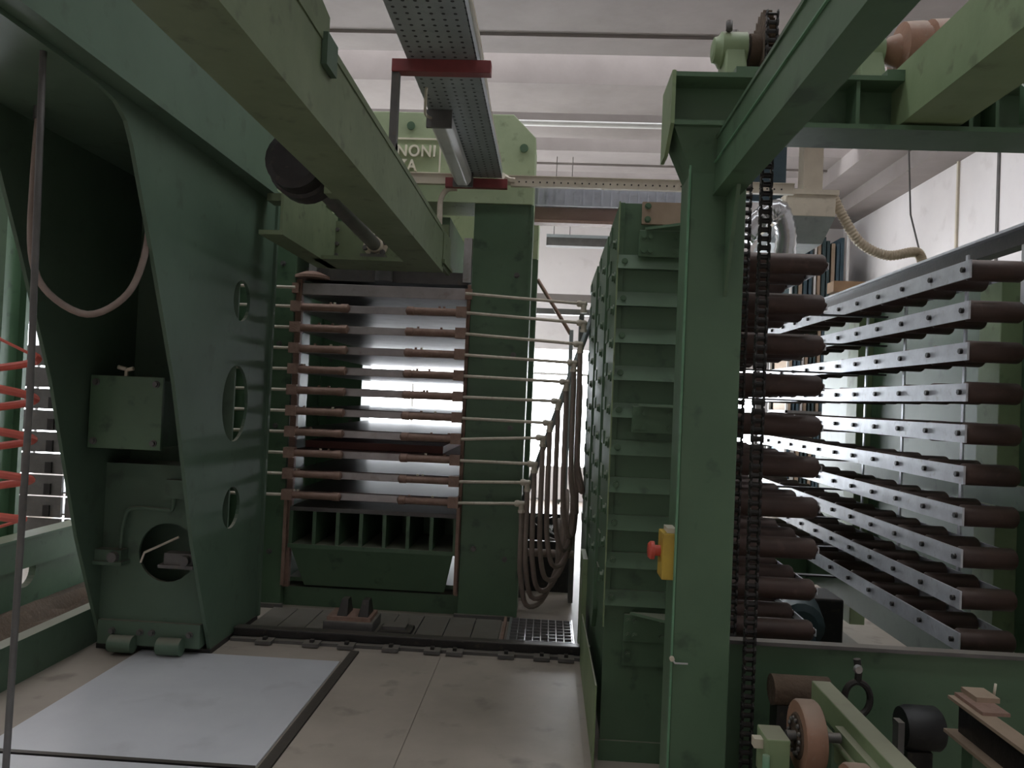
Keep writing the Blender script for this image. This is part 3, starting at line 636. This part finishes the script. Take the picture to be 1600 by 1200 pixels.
# chain strands
def link_mesh(outer):
    b = B(); P = .0318; off = .0185 if outer else .0145
    for s in (-1, 1):
        x = s*off; b.prism([(-.008, -.013), (.008, -.013), (.013, -.004), (.013, .004), (.0085, P*.5), (.013, P-.004), (.013, P+.004), (.008, P+.013), (-.008, P+.013), (-.013, P+.004), (-.013, P-.004), (-.0085, P*.5), (-.013, .004), (-.013, -.004)], 'x', x-.0018, x+.0018)
    if outer:
        for z in (0, P): b.cyl((-.0225, 0, z), (.0225, 0, z), .005, 6)
    else:
        for z in (0, P): b.cyl((-.0125, 0, z), (.0125, 0, z), .0095, 8)
    me = b.mesh('chain_link'); me.materials.append(M['dark']); return me
LO, LI = link_mesh(True), link_mesh(False)
for y, lb in ((CY-.128, 'black roller chain strand hanging just behind the green post'), (CY+.15, 'thinner looking rear strand of the black roller chain')):
    t = thing('roller_chain', lb, 'chain', (CX, y, .25), 'strands of the lifting chain')
    for k in range(86):
        z = .26+k*.0318; link('chain_link', LO if k % 2 else LI, t, (CX, y, z))

# emergency stop
es = thing('stop_button', 'red mushroom stop button on the side of the green post', 'button', (.40, 2.56, 1.06))
bx(.385, .428, 2.51, 2.61, 1.04, 1.19).build('box', 'yellow', es, bevel=.004)
B().lathe((.385, 2.56, 1.125), (-1, 0, 0), [(0, .018), (.018, .018), (.02, .030), (.032, .030), (.04, .022)], 18).build('mushroom', 'redplastic', es)
bx(.40, .428, 2.52, 2.60, 1.19, 1.205).build('cap', 'cream', es)
t = thing('post_hook', 'small pale wire hook on the green post', 'hook', (.44, 2.49, .78))
B().tube([(.425, 2.492, .795), (.435, 2.485, .785), (.475, 2.485, .785)], .003, 6).build('wire', 'steel', t); B().lathe((.425, 2.495, .797), (0, -1, 0), [(0, .008), (.012, .008)], 10).build('button', 'cream', t)

# ================================================================== ROLLER TRAY LIFT
YN, YE = 3.02, 5.92
def mk(b, name, m):
    me = b.mesh(name); me.materials.append(M[m]); return me
rollR = mk(B().lathe((0, 0, 0), (1, 0, 0), [(0, .010), (.004, .036), (.012, .042), (.20, .042), (.208, .036), (.212, .012), (.222, .012)], 16), 'roller', 'roller')
rollL = mk(B().lathe((0, 0, 0), (1, 0, 0), [(0, .012), (.004, .036), (.012, .042), (.335, .042), (.348, .034), (.352, .012), (.362, .012)], 16), 'roller', 'roller')
railA = mk(bx(-.004, .004, YN, YE, -.036, .034), 'rail', 'rail')
railB = mk(bx(-.003, .003, YN+.05, YE, -.012, .022), 'rail', 'rail')
railC = mk(bx(-.003, .003, YN+.03, YE, -.018, .008), 'rail', 'rail')
axle = mk(B().cyl((-.012, 0, 0), (.0, 0, 0), .011, 6), 'axle_bolt', 'dark')
cross = mk(bx(.705, 1.83, -.02, .02, -.045, -.037), 'cross_bar', 'dark')
for k in range(10):
    z = 2.18-k*.1587
    nm = 'roller tray with galvanised bolted side rail, %s from the top of the stack' % ORD[k]
    if k == 9: nm = 'lowest roller tray of the stack, just above the green base beam'
    t = thing('roller_tray', nm, 'roller tray', (1.26, 4.4, z-.045), 'roller trays of the lift')
    ra = link('rail', railA, t, (1.595, 0, z)); link('rail', railB, t, (1.822, 0, z)); link('rail', railC, t, (1.068, 0, z)); link('rail', railC, t, (.702, 0, z))
    for j in range(12):
        y = 3.06+j*.257
        link('roller', rollR, t, (1.60, y, z+random.uniform(-.001, .001))); link('roller', rollL, t, (.705, y, z))
        link('axle_bolt', axle, ra, (1.591, y, z))
    for y in (4.3, 5.7): link('cross_bar', cross, t, (0, y, z))
# lift frame: top beam, panels, base
lf = thing('panel_lift', 'green panel lift enclosing the roller trays', 'lift', (2.05, 4.4, 0))
bx(1.93, 2.0, 2.9, 5.6, 2.335, 2.40).build('top_beam', 'dark', lf); bx(1.90, 2.02, 2.88, 5.62, 2.40, 2.412).build('top_flange', 'rail', lf)
for y, a, b_ in ((3.5, .85, 2.33), (4.08, .7, 2.2), (4.56, .62, 2.2)): bx(1.83, 1.838, y-.01, y+.01, a, b_).build('hanger_bar', 'rail', lf)
bx(1.935, 1.945, 2.86, 3.28, 2.06, 2.335).build('shiny_plate', 'sheet', lf)
bx(2.16, 2.18, 2.7, 6.2, .55, 2.28).build('back_panel', 'green', lf)
for y in (3.72, 5.35): bx(2.06, 2.16, y-.09, y+.09, .2, 2.3).build('column', 'green_pale', lf, bevel=.004)
bx(2.02, 2.06, 3.05, 5.9, 1.22, 1.32).build('mid_rail', 'green', lf)
bx(.64, 2.3, 2.78, 2.80, .0, .775).build('base_web', 'green', lf); bx(.64, 2.3, 2.755, 2.80, .775, .788).build('base_flange', 'grey', lf)
for y in (4.3, 5.7): bx(.65, .695, y-.03, y+.03, .05, 2.3).build('upright', 'green', lf)
bx(.64, 2.3, 5.95, 6.0, .3, .65).build('rear_web', 'green', lf)
bx(.80, .85, 2.9, 6.0, .35, .5).build('side_sill', 'green', lf); bx(2.0, 2.06, 2.9, 6.0, .35, .5).build('side_sill', 'green', lf)
bx(.64, 2.16, 2.8, 6.0, .02, .05).build('floor_pan', 'grey', lf)
gm = thing('geared_motor', 'dark blue grey geared motor under the lowest roller tray', 'motor', (1.35, 3.8, .05))
B().lathe((1.2, 3.6, .62), (.25, 1, 0), [(0, .07), (.02, .1), (.3, .1), (.31, .08), (.36, .08)], 18).build('motor_body', 'teal', gm)
bx(1.15, 1.5, 3.9, 4.15, .05, .68).build('gear_case', 'dark', gm, bevel=.01); B().cyl((1.18, 3.55, .58), (1.18, 3.5, .58), .05, 16).build('fan_cover', 'navy', gm)
bx(1.12, 1.3, 3.6, 3.85, .05, .53).build('stand', 'dark', gm)
tag(bx(1.86, 2.2, 5.2, 5.32, 2.412, 2.485).build('timber_offcut', 'wood'), 'pale timber offcut lying on the lift top beam', 'timber')

# ================================================================== CONVEYOR IN THE RIGHT FOREGROUND
cr = thing('wheel_conveyor', 'pale green wheel conveyor with tan rubber wheels', 'conveyor', (.92, 2, 0))
bx(.885, .945, 1.2, 2.55, .66, .735).build('box_rail', 'green_pale', cr, bevel=.004)
bx(.90, .94, 1.6, 1.68, 0, .66).build('leg', 'green', cr); bx(.90, .94, 2.4, 2.48, 0, .66).build('leg', 'green', cr)
bx(.862, .885, 1.95, 2.28, .60, .70).build('side_lug', 'green_pale', cr)
B().tube([(.865, 2.42, .655), (.865, 2.12, .655)], .012, 10).build('lube_pipe', 'green_pale', cr); B().tube([(.865, 2.12, .655), (.865, 2.0, .655)], .017, 10).build('lube_pipe', 'green_pale', cr); B().tube([(.865, 2.0, .655), (.865, 1.3, .65)], .013, 10).build('lube_pipe', 'green_mint', cr)
def wheel(x, y, z, r, label):
    t = B().lathe((x, y, z), (1, 0, 0), [(0, r*.68), (.0, r*.95), (.006, r), (.05, r), (.056, r*.95), (.056, r*.68)], 32).build('wheel', 'tyre', cr, label=label)
    B().lathe((x-.004, y, z), (1, 0, 0), [(0, r*.22), (.0, r*.6), (.01, r*.7), (.05, r*.7), (.054, r*.3)], 24).build('hub', 'dirt', t)
    rb_ = B()
    for i in range(14):
        a = 2*math.pi*i/14; rb_.lathe((x-.006, y+r*.47*math.cos(a), z+r*.47*math.sin(a)), (-1, 0, 0), [(0, .007), (.006, .005)], 8)
    rb_.build('hub_balls', 'grey', t); B().cyl((x-.03, y, z), (x+.12, y, z), .014, 10).build('axle', 'grey', t)
wheel(.735, 2.22, .69, .098, 'tan rubber conveyor wheel beside the pale green bearing stand')
wheel(.765, 1.93, .66, .085, 'smaller tan conveyor wheel in front of the bigger one')
bs = cr
bx(.635, .70, 2.16, 2.26, .58, .70).build('bearing_block', 'green_pale', bs, bevel=.004); bx(.61, .635, 2.19, 2.22, .66, .685).build('stud', 'cream', bs)
bx(.655, .71, 1.5, 2.17, .55, .585).build('arm', 'green_pale', bs); bx(.64, .69, 2.18, 2.24, 0, .58).build('leg', 'green', bs); B().cyl((.632, 2.15, .56), (.632, 2.15, .66), .01, 8).build('pin', 'green_mint', bs)
ax = cr
B().lathe((.70, 1.98, .62), (1, 0, 0), [(0, .02), (.01, .03), (.03, .03), (.04, .02), (.10, .02), (.11, .03), (.14, .03), (.15, .022), (.19, .022)], 14).build('axle', 'chrome', ax); bx(.77, .80, 1.96, 2.0, 0, .61).build('stand', 'dark', ax)
dp = thing('capped_post', 'short brown post with flat grey cap by the chains', 'post', (.56, 1.9, 0))
B().cyl((.585, 1.93, 0), (.585, 1.93, .585), .05, 18).build('post', 'roller', dp); B().lathe((.585, 1.93, .585), (0, 0, 1), [(0, .054), (.008, .056), (.016, .05)], 18).build('cap', 'grey', dp)
hk = thing('lifting_hook', 'dark shackle with lifting eye before the base beam', 'shackle', (1.06, 2.6, 0))
B().cyl((1.06, 2.62, 0), (1.06, 2.62, .60), .02, 10).build('stem', 'dark', hk)
rg = [(1.06+.042*math.cos(a), 2.62, .66+.055*math.sin(a)) for a in [2*math.pi*i/24 for i in range(25)]]
B().tube(rg, .011, 8).build('ring', 'dark', hk); B().tube([(1.06, 2.62, .71), (1.062, 2.62, .75), (1.055, 2.62, .79)], .012, 8).build('eye', 'dark', hk); B().lathe((1.055, 2.61, .76), (0, -1, 0), [(0, .016), (.01, .012)], 10).build('stud', 'steel', hk)
rd2 = thing('black_roller', 'black half round roller cover before the base beam', 'roller', (1.23, 2.55, 0))
B().lathe((1.195, 2.6, .585), (1, .0, 0), [(0, .02), (.0, .062), (.02, .07), (.11, .07), (.12, .062), (.12, .02)], 24).build('cover', 'blackhose', rd2); bx(1.16, 1.18, 2.54, 2.58, .52, .62).build('bracket', 'grey', rd2); bx(1.2, 1.28, 2.56, 2.64, 0, .52).build('stand', 'dark', rd2)
chb = thing('steel_channel', 'dusty pale steel channel in the right foreground', 'channel', (1.4, 2, 0))
bx(1.30, 1.36, 1.2, 2.52, .715, .725).build('top_flange', 'tan', chb); bx(1.325, 1.337, 1.2, 2.5, .62, .715).build('web', 'dark', chb); bx(1.29, 1.375, 1.2, 2.52, .61, .62).build('bottom_flange', 'tan', chb)
for x_, y_ in ((1.33, 2.4), (1.33, 1.4)): bx(x_-.03, x_+.03, y_-.03, y_+.03, 0, .61).build('leg', 'green', chb)
bx(1.32, 1.40, 2.36, 2.52, .725, .735).build('splice', 'rust', chb); bx(1.345, 1.415, 2.44, 2.53, .735, .75).build('wear_pad', 'tan', chb); B().cyl((1.43, 2.5, .735), (1.435, 2.5, .775), .004, 6).build('pin', 'cream', chb); bx(1.40, 1.44, 2.49, 2.51, .725, .735).build('tab', 'rust', chb)
fc = thing('feed_chain', 'small dark feed chain running beside the green box rail', 'chain', (1.03, 2, .6))
bx(.99, 1.05, 1.3, 2.5, .575, .60).build('chain_guide', 'dark', fc); bx(1.0, 1.04, 1.5, 1.56, 0, .575).build('leg', 'dark', fc); bx(1.0, 1.04, 2.3, 2.36, 0, .575).build('leg', 'dark', fc)
fl_me = mk(B().box(-.016, .016, -.013, .013, 0, .012).cyl((-.02, 0, .010), (.02, 0, .010), .008, 8), 'chain_link', 'dark')
fl_m2 = mk(B().box(-.011, .011, -.011, .011, 0, .014).cyl((-.014, 0, .010), (.014, 0, .010), .009, 8), 'chain_link', 'chrome')
for k in range(38): link('chain_link', fl_me if k % 2 else fl_m2, fc, (1.02, 1.35+k*.03, .60))
gp = thing('crossing_pipe', 'dark dusty pipe lying behind the tan wheels', 'pipe', (.8, 2.65, .6)); B().cyl((.79, 2.66, .66), (.98, 2.66, .66), .05, 16).build('pipe', 'dirt', gp); bx(.80, .85, 2.62, 2.70, 0, .62).build('stand', 'dark', gp)
bx(.92, .98, 2.62, 2.70, 0, .62).build('stand', 'dark', gp)

# ================================================================== FAR HALL
hd = thing('extraction_hood', 'beige extraction hood with sloping grey underside', 'hood', (2.35, 6.9, 3.0))
bx(1.92, 2.32, 6.5, 7.3, 3.24, 3.44).build('hood_box', 'cream', hd, bevel=.005)
h2 = B(); h2.hexa([(1.85, 6.75, 3.06), (2.30, 6.75, 3.06), (2.30, 7.3, 3.06), (1.85, 7.3, 3.06)], [(1.92, 6.5, 3.24), (2.32, 6.5, 3.24), (2.32, 7.3, 3.24), (1.92, 7.3, 3.24)]); h2.build('hood_skirt', 'galv', hd)
bx(2.08, 2.24, 6.6, 6.75, 3.44, 5.0).build('riser', 'cream', hd); bx(1.1, 2.34, 6.48, 6.5, 3.42, 3.46).build('rim', 'cream', hd); bx(1.5, 2.02, 6.9, 6.94, 3.46, 4.2).build('blue_panel', 'navy', hd)
B().tube(bez([(1.6, 6.6, 3.05), (1.72, 6.58, 3.22), (1.86, 6.55, 3.3), (1.95, 6.6, 3.12), (1.96, 6.7, 2.85)], 40), .085, 14, rad=lambda j: .085+.008*(j % 2)).build('silver_elbow', 'duct', hd)
fx = thing('flexible_hose', 'cream corrugated flexible hose hanging from the beige hood', 'hose', (2.9, 6.5, 3))
pts = bez([back(1300, 303, 6.6), back(1318, 340, 6.6), back(1345, 380, 6.6), back(1385, 399, 6.6), back(1425, 394, 6.6), back(1437, 397, 6.6), back(1442, 412, 6.6)] and [Vector((a, 6.6, b)) for a, b in (back(1300, 303, 6.6), back(1318, 340, 6.6), back(1345, 380, 6.6), back(1385, 399, 6.6), back(1425, 394, 6.6), back(1437, 398, 6.6), back(1442, 414, 6.6))], 110)
B().tube(pts, .04, 12, rad=lambda j: .036 if j % 2 else .044).build('hose', 'flex', fx); e_ = pts[-1]; B().cyl(e_, e_-Vector((0, 0, .12)), .05, 14).build('cuff', 'cream', fx)
B().tube([e_, e_+Vector((.02, .3, .5)), e_+Vector((.08, .6, 1.9))], .008, 6).build('suspension_wire', 'grey', fx)
t = thing('dust_collector', 'green dust collector box carrying the flexible hose', 'machine', (3.0, 6.9, 0)); bx(2.85, 3.5, 6.4, 7.6, .3, e_.z-.10).build('body', 'green', t, bevel=.01)
for x in (2.9, 3.45):
    for y in (6.45, 7.55): bx(x-.03, x+.03, y-.03, y+.03, 0, .3).build('leg', 'dark', t)
# far rack with upright boards
rkf = thing('board_rack', 'tall rack of bays at the far white wall', 'rack', (3.9, 11.6, 0))
for z in (0.25, 1.62, 3.0): bx(3.42, 4.25, 11.3, 12.2, z-.04, z).build('shelf', 'grey', rkf)
for x in (3.42, 4.22):
    for y in (11.3, 12.17): bx(x, x+.03, y, y+.03, 0, 4.3).build('upright', 'white', rkf)
bx(3.42, 4.25, 12.2, 12.22, 0, 4.3).build('back_sheet', 'hooddark', rkf)
random.seed(5)
for tier, z in enumerate((.25, 1.62, 3.0)):
    x = 3.47; k = 0
    while x < 4.18:
        w = random.choice((.03, .04, .05)); c = ['navy', 'tan', 'teal', 'white', 'navy', 'teal', 'tan'][(k*3+tier) % 7]
        h = random.uniform(1.05, 1.28)
        o = bx(x, x+w, 11.4, 12.1, z, z+h).build('upright_board', c)
        nm_ = {'navy': 'blue', 'tan': 'tan', 'teal': 'dark teal', 'white': 'white'}[c]
        tag(o, '%s board standing upright on the %s shelf of the far rack' % (nm_, ['bottom', 'middle', 'top'][tier]), 'board', '%s boards on the %s shelf' % (nm_, ['bottom', 'middle', 'top'][tier]))
        x += w+random.uniform(.012, .03); k += 1
t = thing('hanging_lamp', 'grey strip lamp hung on two wires before the far wall', 'lamp', (.4, 10.6, 3.7))
bx(-.13, 1.0, 10.55, 10.7, 3.75, 3.86).build('housing', 'grey', t); bx(-.13, 1.0, 10.53, 10.72, 3.86, 3.90).build('top_cover', 'galv', t)
for x in (-.03, .19): B().cyl((x, 10.62, 3.90), (x, 10.62, 5.0), .005, 6).build('wire', 'grey', t)
t = thing('far_girder', 'pinkish grey girder crossing before the far window', 'girder', (.3, 11, 3.0))
bx(-.6, 3.0, 10.9, 11.05, 3.02, 3.13).build('upper_bar', 'concrete', t); bx(-.6, 3.0, 10.9, 11.05, 2.84, 2.92).build('lower_bar', 'grey', t)
for x in (-.5, 1.4, 2.9): bx(x, x+.08, 10.95, 11.05, 0, 3.02).build('leg', 'grey', t)
t = thing('stay_post', 'slim grey post with brown diagonal stay to the press', 'post', (.2, 7.9, 0))
B().cyl((-.172, 7.9, 2.85), (.19, 7.9, 2.30), .02, 8).build('stay_rod', 'rust', t); bx(.18, .22, 7.88, 7.92, 0, 2.34).build('post', 'galv', t)
t = thing('scrap_bin', 'dark bin of shiny foil scraps behind the hoses', 'bin', (.1, 7.0, 0))
bx(-.3, .26, 7.2, 7.25, 0, .55).build('rear', 'dark', t); bx(-.3, .26, 6.5, 6.55, 0, .42).build('front', 'dark', t)
random.seed(11)
for k in range(22):
    a = [Vector((random.uniform(-.28, .22), random.uniform(6.6, 7.15), random.uniform(.3, .75))) for _ in range(1)][0]
    d = lambda: Vector((random.uniform(-.07, .07), random.uniform(-.07, .07), random.uniform(-.05, .05)))
    p0, p1, p2 = a, a+d(), a+d(); q = Vector((0, 0, .006))
    B().add([p0, p1, p2, p0+q, p1+q, p2+q], [(0, 1, 2), (5, 4, 3), (0, 3, 4, 1), (1, 4, 5, 2), (2, 5, 3, 0)]).build('foil_scrap', 'duct' if k % 3 else 'white', t)
bx(-.3, .26, 6.55, 7.2, .0, .3).build('fill', 'dark', t)
